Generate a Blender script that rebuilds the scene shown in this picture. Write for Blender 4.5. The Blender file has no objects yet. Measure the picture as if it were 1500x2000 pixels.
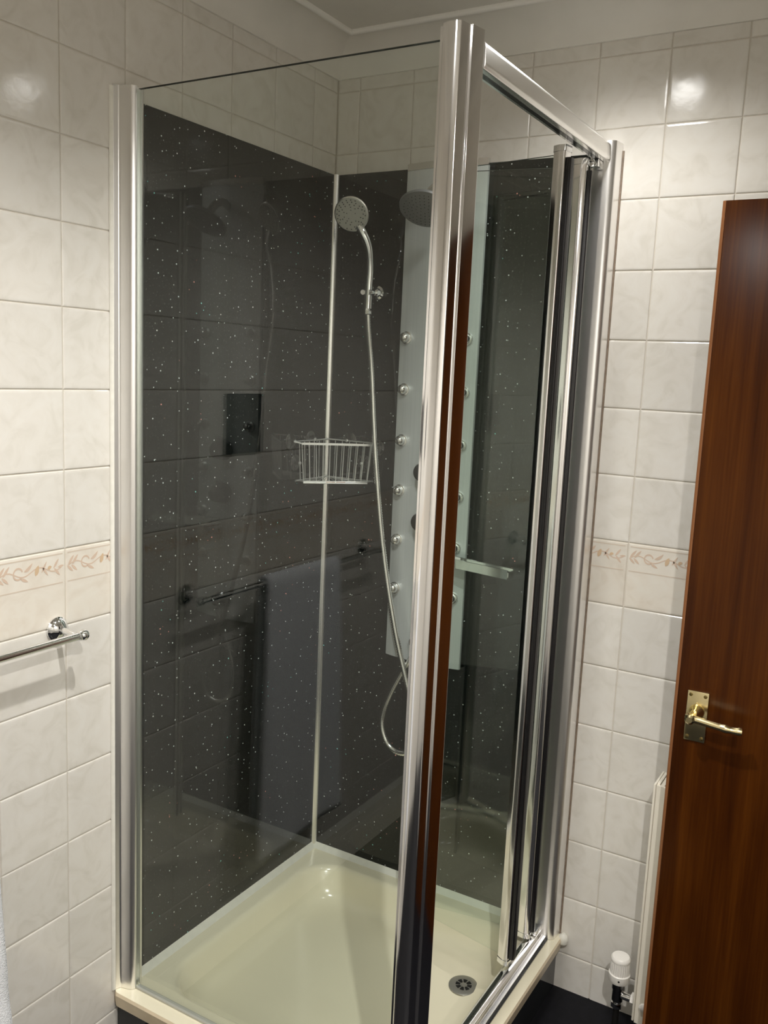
import bpy, math, random
from mathutils import Vector, Matrix
random.seed(7)
S = bpy.context.scene
C = S.collection

# ---------------------------------------------------------------- camera
cd = bpy.data.cameras.new('camera'); cam = bpy.data.objects.new('camera', cd); C.objects.link(cam)
cd.sensor_fit = 'VERTICAL'; cd.sensor_height = 36.0
cd.lens = 36.0 * 1759.14 / 2000.0
cd.clip_start = 0.02
CAM_R, CAM_D, CAM_F = ((-0.509459, 0.859372, 0.043948), (0.111956, 0.116837, -0.986821), (-0.853181, -0.497824, -0.155736))
cam.matrix_world = Matrix(((CAM_R[0], -CAM_D[0], -CAM_F[0], 2.0145), (CAM_R[1], -CAM_D[1], -CAM_F[1], 1.3650),
                           (CAM_R[2], -CAM_D[2], -CAM_F[2], 1.5061), (0, 0, 0, 1)))
S.camera = cam

# ---------------------------------------------------------------- world, exposure
w = bpy.data.worlds.new('world'); S.world = w; w.use_nodes = True
w.node_tree.nodes['Background'].inputs[0].default_value = (0.5, 0.48, 0.45, 1)
w.node_tree.nodes['Background'].inputs[1].default_value = 0.05
S.view_settings.view_transform = 'Standard'; S.view_settings.look = 'None'
S.view_settings.gamma = 1.0; S.view_settings.use_curve_mapping = False
S.view_settings.exposure = 0.28
S.cycles.transparent_max_bounces = 40; S.cycles.max_bounces = 12; S.cycles.glossy_bounces = 8; S.cycles.diffuse_bounces = 6
# ceiling spot heads, the third an added fill lamp: (x, y, lens height, watts, cone degrees)
LAMPS = [(1.09, 0.71, 2.150, 46.0, 150), (0.33, 0.79, 2.212, 15.0, 160), (1.78, 1.52, 2.150, 84.0, 172)]
LAMP_COL = (1.0, 0.985, 0.955)

CEIL = 2.30; ROOM_X = 2.60; ROOM_Y = 1.92
TOPZ = 2.228            # where the tiles meet the coving
BORD = 1.144            # top of the border row
TH = 0.15; TW = 0.1538

# ---------------------------------------------------------------- materials
M = {}
def new_mat(name):
    m = bpy.data.materials.new(name); m.use_nodes = True
    nt = m.node_tree; b = nt.nodes['Principled BSDF']; M[name] = m
    return m, nt, b
def sset(b, **k):
    for a, v in k.items():
        b.inputs[a.replace('_', ' ')].default_value = v
def plain(name, col, rough=0.4, metal=0.0, spec=0.5, coat=0.0):
    m, nt, b = new_mat(name)
    sset(b, Base_Color=(*col, 1), Roughness=rough, Metallic=metal)
    b.inputs['Specular IOR Level'].default_value = spec
    b.inputs['Coat Weight'].default_value = coat
    return m
def N(nt, t, **k):
    n = nt.nodes.new(t)
    for a, v in k.items():
        if hasattr(n, a): setattr(n, a, v)
        else: n.inputs[a].default_value = v
    return n
def ramp(nt, stops):
    r = nt.nodes.new('ShaderNodeValToRGB'); e = r.color_ramp.elements
    while len(e) < len(stops): e.new(0.5)
    for i, (p, c) in enumerate(stops):
        e[i].position = p; e[i].color = (*c, 1)
    return r

def tile_mat(name, c0, c1, c2):
    m, nt, b = new_mat(name); L = nt.links.new
    tc = N(nt, 'ShaderNodeTexCoord'); oi = N(nt, 'ShaderNodeObjectInfo')
    off = N(nt, 'ShaderNodeVectorMath', operation='MULTIPLY_ADD')
    cx = N(nt, 'ShaderNodeCombineXYZ')
    mu = N(nt, 'ShaderNodeMath', operation='MULTIPLY'); mu.inputs[1].default_value = 37.0
    L(oi.outputs['Random'], mu.inputs[0]); L(mu.outputs[0], cx.inputs[0]); L(mu.outputs[0], cx.inputs[1])
    off.inputs[1].default_value = (1, 1, 1); L(tc.outputs['Object'], off.inputs[0]); L(cx.outputs[0], off.inputs[2])
    n1 = N(nt, 'ShaderNodeTexNoise'); n1.inputs['Scale'].default_value = 17; n1.inputs['Detail'].default_value = 5; n1.inputs['Distortion'].default_value = 1.6
    L(off.outputs[0], n1.inputs['Vector'])
    r = ramp(nt, [(0.30, c0), (0.5, c1), (0.68, c2)]); L(n1.outputs['Fac'], r.inputs[0])
    hs = N(nt, 'ShaderNodeHueSaturation')
    mr = N(nt, 'ShaderNodeMapRange'); mr.inputs[3].default_value = 0.96; mr.inputs[4].default_value = 1.03
    L(oi.outputs['Random'], mr.inputs[0]); L(mr.outputs[0], hs.inputs['Value']); L(r.outputs[0], hs.inputs['Color'])
    L(hs.outputs[0], b.inputs['Base Color'])
    n2 = N(nt, 'ShaderNodeTexNoise'); n2.inputs['Scale'].default_value = 28; n2.inputs['Detail'].default_value = 3
    L(off.outputs[0], n2.inputs['Vector'])
    bp = N(nt, 'ShaderNodeBump'); bp.inputs['Strength'].default_value = 0.25; bp.inputs['Distance'].default_value = 0.0012
    L(n2.outputs['Fac'], bp.inputs['Height']); L(bp.outputs[0], b.inputs['Normal'])
    sset(b, Roughness=0.13)
    return m
tile_mat('tile', (0.69, 0.655, 0.59), (0.745, 0.71, 0.65), (0.765, 0.735, 0.68))
tile_mat('border_tile', (0.70, 0.635, 0.545), (0.745, 0.69, 0.605), (0.76, 0.715, 0.635))
plain('grout', (0.62, 0.575, 0.50), 0.8)
plain('print_tan', (0.66, 0.51, 0.40), 0.2)
plain('print_orange', (0.64, 0.47, 0.31), 0.2)
plain('print_line', (0.66, 0.56, 0.46), 0.2)

# tiled walls behind the camera: seen only as soft reflections
m, nt, b = new_mat('tile_far'); L = nt.links.new
tc = N(nt, 'ShaderNodeTexCoord'); mp = N(nt, 'ShaderNodeMapping')
br = N(nt, 'ShaderNodeTexBrick'); br.offset = 0.0
br.inputs['Color1'].default_value = (0.74, 0.71, 0.65, 1); br.inputs['Color2'].default_value = (0.72, 0.69, 0.63, 1); br.inputs['Mortar'].default_value = (0.5, 0.45, 0.38, 1)
br.inputs['Scale'].default_value = 1.0; br.inputs['Brick Width'].default_value = 0.15; br.inputs['Row Height'].default_value = 0.15; br.inputs['Mortar Size'].default_value = 0.0015
L(tc.outputs['UV'], br.inputs['Vector']); L(br.outputs['Color'], b.inputs['Base Color']); sset(b, Roughness=0.15)

def noisy(name, col, rough, var=0.06, scale=30, bump=0.1, dist=0.001):
    m, nt, b = new_mat(name); L = nt.links.new
    tc = N(nt, 'ShaderNodeTexCoord'); n = N(nt, 'ShaderNodeTexNoise'); n.inputs['Scale'].default_value = scale; n.inputs['Detail'].default_value = 6
    L(tc.outputs['Object'], n.inputs['Vector'])
    r = ramp(nt, [(0.3, tuple(max(0, c * (1 - var)) for c in col)), (0.7, tuple(c * (1 + var) for c in col))])
    L(n.outputs['Fac'], r.inputs[0]); L(r.outputs[0], b.inputs['Base Color'])
    bp = N(nt, 'ShaderNodeBump'); bp.inputs['Strength'].default_value = bump; bp.inputs['Distance'].default_value = dist
    L(n.outputs['Fac'], bp.inputs['Height']); L(bp.outputs[0], b.inputs['Normal']); sset(b, Roughness=rough)
    return m
noisy('plaster', (0.72, 0.69, 0.63), 0.75, 0.03, 12, 0.15)
noisy('plaster_cove', (0.78, 0.75, 0.69), 0.6, 0.03, 10, 0.1)
noisy('plaster_bead', (0.84, 0.82, 0.77), 0.5, 0.02, 10, 0.05)
noisy('tray_acrylic', (0.88, 0.82, 0.63), 0.16, 0.015, 6, 0.02)
noisy('tray_edge', (0.76, 0.64, 0.46), 0.35, 0.05, 40, 0.05)
noisy('silicone', (0.80, 0.78, 0.70), 0.4, 0.05, 60, 0.1)
noisy('dirty_silicone', (0.25, 0.19, 0.14), 0.5, 0.25, 60, 0.2)
noisy('floor_vinyl', (0.007, 0.007, 0.009), 0.6, 0.3, 60, 0.3)
M['floor_vinyl'].node_tree.nodes['Principled BSDF'].inputs['Specular IOR Level'].default_value = 0.15
noisy('plinth_black', (0.016, 0.018, 0.019), 0.08, 0.2, 8, 0.02)
noisy('radiator_paint', (0.80, 0.75, 0.64), 0.3, 0.02, 20, 0.03)
noisy('hall_wall', (0.45, 0.38, 0.30), 0.8, 0.05, 8, 0.05)
plain('white_plastic', (0.80, 0.77, 0.72), 0.3)
plain('trv_grip', (0.55, 0.52, 0.48), 0.5)
plain('chrome', (0.86, 0.87, 0.88), 0.06, 1.0)
plain('chrome_dark', (0.25, 0.25, 0.26), 0.15, 1.0)
plain('aluminium_polished', (0.90, 0.89, 0.89), 0.12, 1.0)
plain('aluminium_frame', (0.90, 0.89, 0.88), 0.32, 1.0)
plain('aluminium_satin', (0.82, 0.81, 0.79), 0.25, 1.0)
plain('gasket', (0.012, 0.011, 0.012), 0.25)
plain('gasket_clear', (0.45, 0.45, 0.40), 0.3)
plain('dark_plastic', (0.02, 0.021, 0.022), 0.25)
plain('brass', (0.82, 0.70, 0.40), 0.2, 1.0)
plain('brass_screw', (0.20, 0.15, 0.06), 0.4, 1.0)
plain('spray_face', (0.40, 0.40, 0.35), 0.45)
plain('nozzle_dark', (0.05, 0.05, 0.05), 0.5)
plain('head_grey', (0.22, 0.22, 0.225), 0.4, 0.3)
plain('drain_grey', (0.33, 0.32, 0.28), 0.35, 0.5)
plain('hole_black', (0.004, 0.004, 0.004), 0.6)
plain('pipe_dark', (0.03, 0.028, 0.026), 0.35, 0.6)
plain('dark_glass', (0.004, 0.005, 0.008), 0.05)
plain('rust', (0.35, 0.16, 0.05), 0.7, 0.3)
plain('wire', (0.80, 0.80, 0.78), 0.3, 0.75)

# brushed column
m, nt, b = new_mat('column_metal'); L = nt.links.new
tc = N(nt, 'ShaderNodeTexCoord'); mp = N(nt, 'ShaderNodeMapping'); mp.inputs['Scale'].default_value = (400, 400, 3)
n = N(nt, 'ShaderNodeTexNoise'); n.inputs['Scale'].default_value = 1.0; n.inputs['Detail'].default_value = 3
L(tc.outputs['Object'], mp.inputs['Vector']); L(mp.outputs[0], n.inputs['Vector'])
r = ramp(nt, [(0.3, (0.70, 0.73, 0.735)), (0.7, (0.78, 0.80, 0.805))]); L(n.outputs['Fac'], r.inputs[0]); L(r.outputs[0], b.inputs['Base Color'])
sset(b, Roughness=0.36, Metallic=0.35)

# ribbed hose
plain('hose_metal', (0.78, 0.78, 0.76), 0.2, 1.0)

# black sparkle wall board
m, nt, b = new_mat('sparkle_black'); L = nt.links.new
tc = N(nt, 'ShaderNodeTexCoord'); sp = N(nt, 'ShaderNodeSeparateXYZ'); L(tc.outputs['Object'], sp.inputs[0])
ad = N(nt, 'ShaderNodeMath', operation='SUBTRACT'); L(sp.outputs[0], ad.inputs[0]); L(sp.outputs[1], ad.inputs[1])
cb = N(nt, 'ShaderNodeCombineXYZ'); L(ad.outputs[0], cb.inputs[0]); L(sp.outputs[2], cb.inputs[1])
def flakes(scale, rad, keep):
    v = N(nt, 'ShaderNodeTexVoronoi', voronoi_dimensions='2D'); v.inputs['Scale'].default_value = scale
    L(cb.outputs[0], v.inputs['Vector'])
    lt = N(nt, 'ShaderNodeMath', operation='LESS_THAN'); lt.inputs[1].default_value = rad; L(v.outputs['Distance'], lt.inputs[0])
    sc = N(nt, 'ShaderNodeSeparateColor'); L(v.outputs['Color'], sc.inputs[0])
    gt = N(nt, 'ShaderNodeMath', operation='GREATER_THAN'); gt.inputs[1].default_value = keep; L(sc.outputs[0], gt.inputs[0])
    mu = N(nt, 'ShaderNodeMath', operation='MULTIPLY'); L(lt.outputs[0], mu.inputs[0]); L(gt.outputs[0], mu.inputs[1])
    return mu, sc
f1, s1 = flakes(42, 0.050, 0.55)
f2, s2 = flakes(110, 0.075, 0.5)
f3, s3 = flakes(17, 0.025, 0.4)
dim = N(nt, 'ShaderNodeMath', operation='MULTIPLY'); dim.inputs[1].default_value = 0.05; L(f2.outputs[0], dim.inputs[0])
b1 = N(nt, 'ShaderNodeMath', operation='MULTIPLY'); L(f1.outputs[0], b1.inputs[0]); L(s1.outputs[1], b1.inputs[1])
mx = N(nt, 'ShaderNodeMath', operation='MAXIMUM'); L(dim.outputs[0], mx.inputs[0]); L(b1.outputs[0], mx.inputs[1])
mx2 = N(nt, 'ShaderNodeMath', operation='MAXIMUM'); L(mx.outputs[0], mx2.inputs[0]); L(f3.outputs[0], mx2.inputs[1])
tint = ramp(nt, [(0.0, (0.85, 0.9, 0.9)), (0.80, (0.85, 0.85, 0.8)), (0.88, (0.9, 0.35, 0.3)), (0.94, (0.3, 0.85, 0.8)), (1.0, (0.9, 0.6, 0.3))])
tint.color_ramp.interpolation = 'CONSTANT'; L(s3.outputs[2], tint.inputs[0])
mc = N(nt, 'ShaderNodeMix', data_type='RGBA'); mc.inputs[6].default_value = (0.0030, 0.0045, 0.0038, 1)
L(mx2.outputs[0], mc.inputs[0]); L(tint.outputs[0], mc.inputs[7]); L(mc.outputs[2], b.inputs['Base Color'])
sset(b, Roughness=0.04)

# clear safety glass: transparent with Fresnel reflection (same law on both faces)
def glass_mat(name, tintc, base=0.034):
    m = bpy.data.materials.new(name); m.use_nodes = True; M[name] = m
    nt = m.node_tree; nt.nodes.clear(); L = nt.links.new
    out = N(nt, 'ShaderNodeOutputMaterial'); lw = N(nt, 'ShaderNodeLayerWeight')
    pw = N(nt, 'ShaderNodeMath', operation='POWER'); pw.inputs[1].default_value = 5.0; L(lw.outputs['Facing'], pw.inputs[0])
    ma = N(nt, 'ShaderNodeMath', operation='MULTIPLY_ADD'); ma.inputs[1].default_value = 1 - base; ma.inputs[2].default_value = base; L(pw.outputs[0], ma.inputs[0])
    lw.inputs['Blend'].default_value = 0.5
    tr = N(nt, 'ShaderNodeBsdfTransparent'); tr.inputs[0].default_value = (*tintc, 1)
    gl = N(nt, 'ShaderNodeBsdfGlossy'); gl.inputs['Roughness'].default_value = 0.0; gl.inputs[0].default_value = (1, 1, 1, 1)
    mix = N(nt, 'ShaderNodeMixShader'); L(ma.outputs[0], mix.inputs[0]); L(tr.outputs[0], mix.inputs[1]); L(gl.outputs[0], mix.inputs[2])
    L(mix.outputs[0], out.inputs['Surface'])
glass_mat('glass', (0.955, 0.975, 0.96))
plain('glass_edge', (0.05, 0.055, 0.045), 0.15)
glass_mat('clear_plastic', (0.88, 0.88, 0.88), 0.10)

# mahogany veneer
m, nt, b = new_mat('mahogany'); L = nt.links.new
tc = N(nt, 'ShaderNodeTexCoord'); mp = N(nt, 'ShaderNodeMapping'); mp.inputs['Scale'].default_value = (14, 14, 0.9)
n1 = N(nt, 'ShaderNodeTexNoise'); n1.inputs['Scale'].default_value = 1.6; n1.inputs['Detail'].default_value = 8; n1.inputs['Distortion'].default_value = 0.6
mp2 = N(nt, 'ShaderNodeMapping'); mp2.inputs['Scale'].default_value = (220, 220, 5)
n2 = N(nt, 'ShaderNodeTexNoise'); n2.inputs['Scale'].default_value = 1.0; n2.inputs['Detail'].default_value = 3
L(tc.outputs['Object'], mp.inputs['Vector']); L(mp.outputs[0], n1.inputs['Vector']); L(tc.outputs['Object'], mp2.inputs['Vector']); L(mp2.outputs[0], n2.inputs['Vector'])
mm = N(nt, 'ShaderNodeMath', operation='MULTIPLY_ADD'); mm.inputs[1].default_value = 0.35; L(n2.outputs['Fac'], mm.inputs[0]); L(n1.outputs['Fac'], mm.inputs[2])
r = ramp(nt, [(0.45, (0.028, 0.0065, 0.001)), (0.65, (0.048, 0.012, 0.0012)), (0.9, (0.085, 0.024, 0.0025))]); L(mm.outputs[0], r.inputs[0]); L(r.outputs[0], b.inputs['Base Color'])
sset(b, Roughness=0.25); b.inputs['Specular IOR Level'].default_value = 0.2
plain('mahogany_edge', (0.24, 0.095, 0.035), 0.3)

# terry towel
m, nt, b = new_mat('towel'); L = nt.links.new
tc = N(nt, 'ShaderNodeTexCoord'); n = N(nt, 'ShaderNodeTexNoise'); n.inputs['Scale'].default_value = 420; n.inputs['Detail'].default_value = 2
L(tc.outputs['Object'], n.inputs['Vector']); bp = N(nt, 'ShaderNodeBump'); bp.inputs['Strength'].default_value = 0.9; bp.inputs['Distance'].default_value = 0.003
L(n.outputs['Fac'], bp.inputs['Height']); L(bp.outputs[0], b.inputs['Normal']); sset(b, Base_Color=(0.92, 0.93, 0.96, 1), Roughness=0.95)
b.inputs['Sheen Weight'].default_value = 0.3
def emit(name, col, s):
    m, nt, b = new_mat(name); sset(b, Base_Color=(0.8, 0.8, 0.8, 1)); b.inputs['Emission Color'].default_value = (*col, 1); b.inputs['Emission Strength'].default_value = s
emit('lamp_lens', LAMP_COL, 28.0)

# ---------------------------------------------------------------- mesh helpers
def mesh(name, v, f, sharp=35, mats=None):
    me = bpy.data.meshes.new(name); me.from_pydata([tuple(p) for p in v], [], f); me.update()
    if sharp is not None:
        me.shade_smooth(); me.set_sharp_from_angle(angle=math.radians(sharp))
    return me
def obj(name, me, mat, parent=None, loc=None, rot=None):
    o = bpy.data.objects.new(name, me)
    if mat and not me.materials: me.materials.append(M[mat])
    C.objects.link(o)
    if parent: o.parent = parent
    if loc: o.location = loc
    if rot: o.rotation_euler = rot
    return o
def tag(o, label, cat, group=None, kind=None):
    o['label'] = label; o['category'] = cat
    if group: o['group'] = group
    if kind: o['kind'] = kind
    return o
def thing(name, label, cat, loc=(0, 0, 0), group=None):
    o = bpy.data.objects.new(name, None); C.objects.link(o); o.location = loc; o.empty_display_size = 0.05
    return tag(o, label, cat, group)
def fix(me):
    import bmesh
    bm = bmesh.new(); bm.from_mesh(me); bmesh.ops.recalc_face_normals(bm, faces=bm.faces); bm.to_mesh(me); bm.free(); me.update()
    return me
def box(x0, x1, y0, y1, z0, z1, bev=0.0):
    if bev <= 0:
        v = [(x, y, z) for x in (x0, x1) for y in (y0, y1) for z in (z0, z1)]
        f = [(0, 1, 3, 2), (4, 6, 7, 5), (0, 4, 5, 1), (2, 3, 7, 6), (0, 2, 6, 4), (1, 5, 7, 3)]
        return mesh('box', v, f, None)
    import bmesh
    me = box(x0, x1, y0, y1, z0, z1); bm = bmesh.new(); bm.from_mesh(me)
    bmesh.ops.bevel(bm, geom=list(bm.edges), offset=bev, segments=2, affect='EDGES', profile=0.6); bm.to_mesh(me); bm.free()
    me.shade_smooth(); me.set_sharp_from_angle(angle=math.radians(40)); me.update()
    return me
def join(*mes):
    v, f = [], []
    for me in mes:
        k = len(v); v += [tuple(p.co) for p in me.vertices]; f += [tuple(i + k for i in p.vertices) for p in me.polygons]
    return mesh('joined', v, f)
def roundpoly(pts, n=5):
    # pts: (a, b, radius) corners of a closed outline
    out = []
    for i, (x, y, r) in enumerate(pts):
        p = Vector((x, y)); a = Vector(pts[i - 1][:2]); c = Vector(pts[(i + 1) % len(pts)][:2])
        if r <= 0: out.append((x, y)); continue
        d1 = (a - p); d2 = (c - p); r1 = min(r, d1.length * 0.48, d2.length * 0.48)
        s = p + d1.normalized() * r1; e = p + d2.normalized() * r1
        for k in range(n + 1):
            t = k / n; q = s * (1 - t) ** 2 + p * (2 * t * (1 - t)) + e * t * t; out.append((q.x, q.y))
    return out
def prism(poly, z0, z1, axis='z', sharp=35):
    n = len(poly)
    def P(a, b, c): return (a, b, c) if axis == 'z' else ((c, a, b) if axis == 'x' else (a, c, b))
    v = [P(a, b, z0) for a, b in poly] + [P(a, b, z1) for a, b in poly]
    f = [(i, (i + 1) % n, n + (i + 1) % n, n + i) for i in range(n)] + [tuple(range(n))[::-1], tuple(range(n, 2 * n))]
    return fix(mesh('prism', v, f, sharp))
def tube(pts, rad, sides=10, closed_ends=True, closed=False, sharp=50):
    pts = [Vector(p) for p in pts]; n = len(pts); rf = rad if callable(rad) else (lambda i: rad)
    T = []
    for i in range(n):
        if closed: t = pts[(i + 1) % n] - pts[i - 1]
        else: t = pts[min(i + 1, n - 1)] - pts[max(i - 1, 0)]
        T.append(t.normalized())
    up = Vector((0, 0, 1)) if abs(T[0].z) < 0.9 else Vector((1, 0, 0))
    a = T[0].cross(up).normalized(); v, f = [], []
    for i in range(n):
        if i: a = (a - T[i] * a.dot(T[i])).normalized()
        b_ = T[i].cross(a)
        for k in range(sides):
            an = 2 * math.pi * k / sides; v.append(pts[i] + (a * math.cos(an) + b_ * math.sin(an)) * rf(i))
    for i in range(n if closed else n - 1):
        j = (i + 1) % n
        for k in range(sides):
            k2 = (k + 1) % sides; f.append((i * sides + k, i * sides + k2, j * sides + k2, j * sides + k))
    if closed_ends and not closed:
        f.append(tuple(range(sides))); f.append(tuple(range((n - 1) * sides, n * sides))[::-1])
    return fix(mesh('tube', v, f, sharp))
def lathe(prof, sides=24, axis=(0, 0, 1), org=(0, 0, 0), sharp=40):
    # prof: (radius, height) along axis from org
    q = Vector((0, 0, 1)).rotation_difference(Vector(axis).normalized()); o = Vector(org); v, f = [], []
    n = len(prof)
    for r, h in prof:
        for k in range(sides):
            an = 2 * math.pi * k / sides; v.append(o + q @ Vector((r * math.cos(an), r * math.sin(an), h)))
    for i in range(n - 1):
        for k in range(sides):
            k2 = (k + 1) % sides; f.append((i * sides + k, i * sides + k2, (i + 1) * sides + k2, (i + 1) * sides + k))
    f.append(tuple(range(sides))[::-1]); f.append(tuple(range((n - 1) * sides, n * sides)))
    return fix(mesh('lathe', v, f, sharp))
def spline(pts, k=8):
    P = [Vector(p) for p in pts]; P = [P[0] * 2 - P[1]] + P + [P[-1] * 2 - P[-2]]; out = []
    for i in range(1, len(P) - 2):
        for j in range(k):
            t = j / k; a, b_, c, d = P[i - 1:i + 3]
            out.append(0.5 * ((2 * b_) + (c - a) * t + (2 * a - 5 * b_ + 4 * c - d) * t * t + (3 * b_ - a - 3 * c + d) * t ** 3))
    out.append(P[-2]); return out
def resample(pts, step):
    out = [pts[0]]; acc = 0.0
    for a, b_ in zip(pts, pts[1:]):
        L_ = (b_ - a).length; t = step - acc
        while t <= L_:
            out.append(a + (b_ - a) * (t / L_)); t += step
        acc = (acc + L_) % step if L_ else acc
    return out

# ---------------------------------------------------------------- the room
def uvbox(me, ax):
    uv = me.uv_layers.new(name='uv')
    for l in me.loops:
        p = me.vertices[l.vertex_index].co; uv.data[l.index].uv = (p[ax], p.z - BORD)
    return me
fl = obj('floor', box(-0.1, ROOM_X + 0.1, -0.1, ROOM_Y + 0.9, -0.1, 0), 'floor_vinyl'); tag(fl, 'black vinyl bathroom floor below the shower tray', 'floor', kind='structure')
ce = obj('ceiling', box(-0.1, ROOM_X + 0.1, -0.1, ROOM_Y + 0.9, CEIL, CEIL + 0.1), 'plaster'); tag(ce, 'pale plaster ceiling above the coving', 'ceiling', kind='structure')
GD = -0.0026
wl = obj('wall_left', box(-0.1, ROOM_X + 0.1, -0.1, GD, 0, CEIL), 'grout'); tag(wl, 'cream marbled square tile wall with the towel rail', 'wall', kind='structure')
wr = obj('wall_right', box(-0.1, GD, GD, ROOM_Y, 0, CEIL), 'grout'); tag(wr, 'cream marbled square tile wall behind the wooden door', 'wall', kind='structure')
wb = obj('wall_back', uvbox(box(ROOM_X, ROOM_X + 0.1, 0, ROOM_Y, 0, CEIL), 1), 'tile_far'); tag(wb, 'cream tiled wall behind the viewer', 'wall', kind='structure')
DX0, DX1 = 0.20, 0.97
f1_ = box(0, DX0 - 0.03, ROOM_Y, ROOM_Y + 0.1, 0, CEIL); f2_ = box(DX1, ROOM_X, ROOM_Y, ROOM_Y + 0.1, 0, CEIL); f3_ = box(DX0 - 0.03, DX1, ROOM_Y, ROOM_Y + 0.1, 1.87, CEIL)
jm = join(f1_, f2_, f3_); jm.shade_flat()
wf = obj('wall_front', uvbox(jm, 0), 'tile_far'); tag(wf, 'cream tiled wall with the doorway beside the viewer', 'wall', kind='structure')
hl = obj('wall_hall', box(-0.1, ROOM_X, ROOM_Y + 0.8, ROOM_Y + 0.9, 0, CEIL), 'hall_wall'); tag(hl, 'dim hallway wall beyond the doorway', 'wall', kind='structure')

# tiles: each one an object of its own
tile_cache = {}
def tile_mesh(wd, ht):
    key = (round(wd, 4), round(ht, 4))
    if key in tile_cache: return tile_cache[key]
    v, f = [], []
    for ins, d in ((0, GD), (0.0003, -0.0012), (0.0018, -0.0003), (0.0050, 0.0)):
        for sx, sy in ((0, 0), (1, 0), (1, 1), (0, 1)):
            v.append(((ins if sx == 0 else wd - ins), (ins if sy == 0 else ht - ins), d))
    for r_ in range(3):
        for k in range(4):
            f.append((r_ * 4 + k, r_ * 4 + (k + 1) % 4, r_ * 4 + 4 + (k + 1) % 4, r_ * 4 + 4 + k))
    f.append((12, 13, 14, 15))
    me = mesh('tile', v, f, None)
    tile_cache[key] = me; return me
# local tile axes: x right along wall, y up, z out of the wall
ML = Matrix(((-1, 0, 0, 0), (0, 0, 1, 0), (0, 1, 0, 0), (0, 0, 0, 1)))   # left wall (y = 0): local x -> -X
MR = Matrix(((0, 0, 1, 0), (1, 0, 0, 0), (0, 1, 0, 0), (0, 0, 0, 1)))    # right wall (x = 0): local x -> +Y
G = 0.0018
bt_cache = {}
def leaf(cx, cy, ln, wd, ang, bend=0.0):
    n = 7; up, dn = [], []
    for i in range(n + 1):
        t = i / n; w_ = wd * math.sin(math.pi * t) ** 0.8 * (1 - 0.25 * t); x = (t - 0.5) * ln; y = bend * (t - 0.5) ** 2 * 4
        up.append((x, y + w_ / 2)); dn.append((x, y - w_ / 2))
    pts = up + dn[::-1][1:-1]; ca, sa = math.cos(ang), math.sin(ang)
    return [(cx + x * ca - y * sa, cy + x * sa + y * ca) for x, y in pts]
def ringp(cx, cy, rx, ry, th, a0=0.3, a1=5.6, n=18):
    o_, i_ = [], []
    for k in range(n + 1):
        a = a0 + (a1 - a0) * k / n; o_.append((cx + rx * math.cos(a), cy + ry * math.sin(a))); i_.append((cx + (rx - th) * math.cos(a), cy + (ry - th) * math.sin(a)))
    return o_, i_
def motif(zc):
    tan, ora = [[], []], [[], []]
    def add(dst, poly, e):
        k = len(dst[0]); dst[0].extend((x, y, e) for x, y in poly); dst[1].append(tuple(range(k, k + len(poly))))
    def addring(dst, o_, i_, e):
        k = len(dst[0]); n = len(o_); dst[0].extend((x, y, e) for x, y in o_ + i_)
        for q in range(n - 1): dst[1].append((k + q, k + q + 1, k + n + q + 1, k + n + q))
    e = 0.0003; sc_ = 1.35
    # vine
    up, dn = [], []
    for i in range(25):
        x = 0.006 + 0.138 * i / 24; y = zc + 0.0045 * math.sin(i / 24 * 4 * math.pi); up.append((x, y + 0.0009)); dn.append((x, y - 0.0009))
    addring(tan, up, dn, e)
    for x0 in (0.012, 0.022):
        add(tan, leaf(x0, zc + 0.007, 0.020, 0.0055, 0.75), e + 0.0001); add(tan, leaf(x0 - 0.002, zc - 0.005, 0.017, 0.005, -0.6), e + 0.0001)
    addring(tan, *ringp(0.047, zc + 0.001, 0.011, 0.009, 0.0026), e + 0.0001)
    add(tan, leaf(0.060, zc - 0.009, 0.018, 0.005, -0.35), e + 0.0001)
    add(tan, leaf(0.070, zc + 0.006, 0.022, 0.006, 0.5, 0.002), e + 0.0001)
    add(ora, leaf(0.088, zc + 0.001, 0.016, 0.010, 1.1), e + 0.0002)
    add(tan, leaf(0.104, zc + 0.004, 0.020, 0.0045, 0.9), e + 0.0001); add(tan, leaf(0.106, zc - 0.002, 0.020, 0.0045, -0.8), e + 0.0001)
    add(ora, leaf(0.116, zc + 0.002, 0.010, 0.006, 0.2), e + 0.0002)
    add(tan, leaf(0.131, zc + 0.006, 0.018, 0.005, 0.8), e + 0.0001); add(tan, leaf(0.133, zc - 0.006, 0.018, 0.005, -0.7), e + 0.0001); add(tan, leaf(0.142, zc + 0.001, 0.014, 0.004, 0.1), e + 0.0001)
    for dst in (tan, ora): dst[0][:] = [(x, zc + (y - zc) * sc_, q_) for x, y, q_ in dst[0]]
    t = mesh('leaf_print', tan[0], tan[1], None); o_ = mesh('leaf_print', ora[0], ora[1], None)
    return t, o_
band_t, band_o = motif(TH - 0.034)
def clip_mesh(me, wd):
    import bmesh
    m2 = me.copy(); bm = bmesh.new(); bm.from_mesh(m2)
    bmesh.ops.bisect_plane(bm, geom=list(bm.verts) + list(bm.edges) + list(bm.faces), plane_co=(wd - 0.004, 0, 0), plane_no=(1, 0, 0), clear_outer=True)
    bm.to_mesh(m2); bm.free(); return m2
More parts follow.
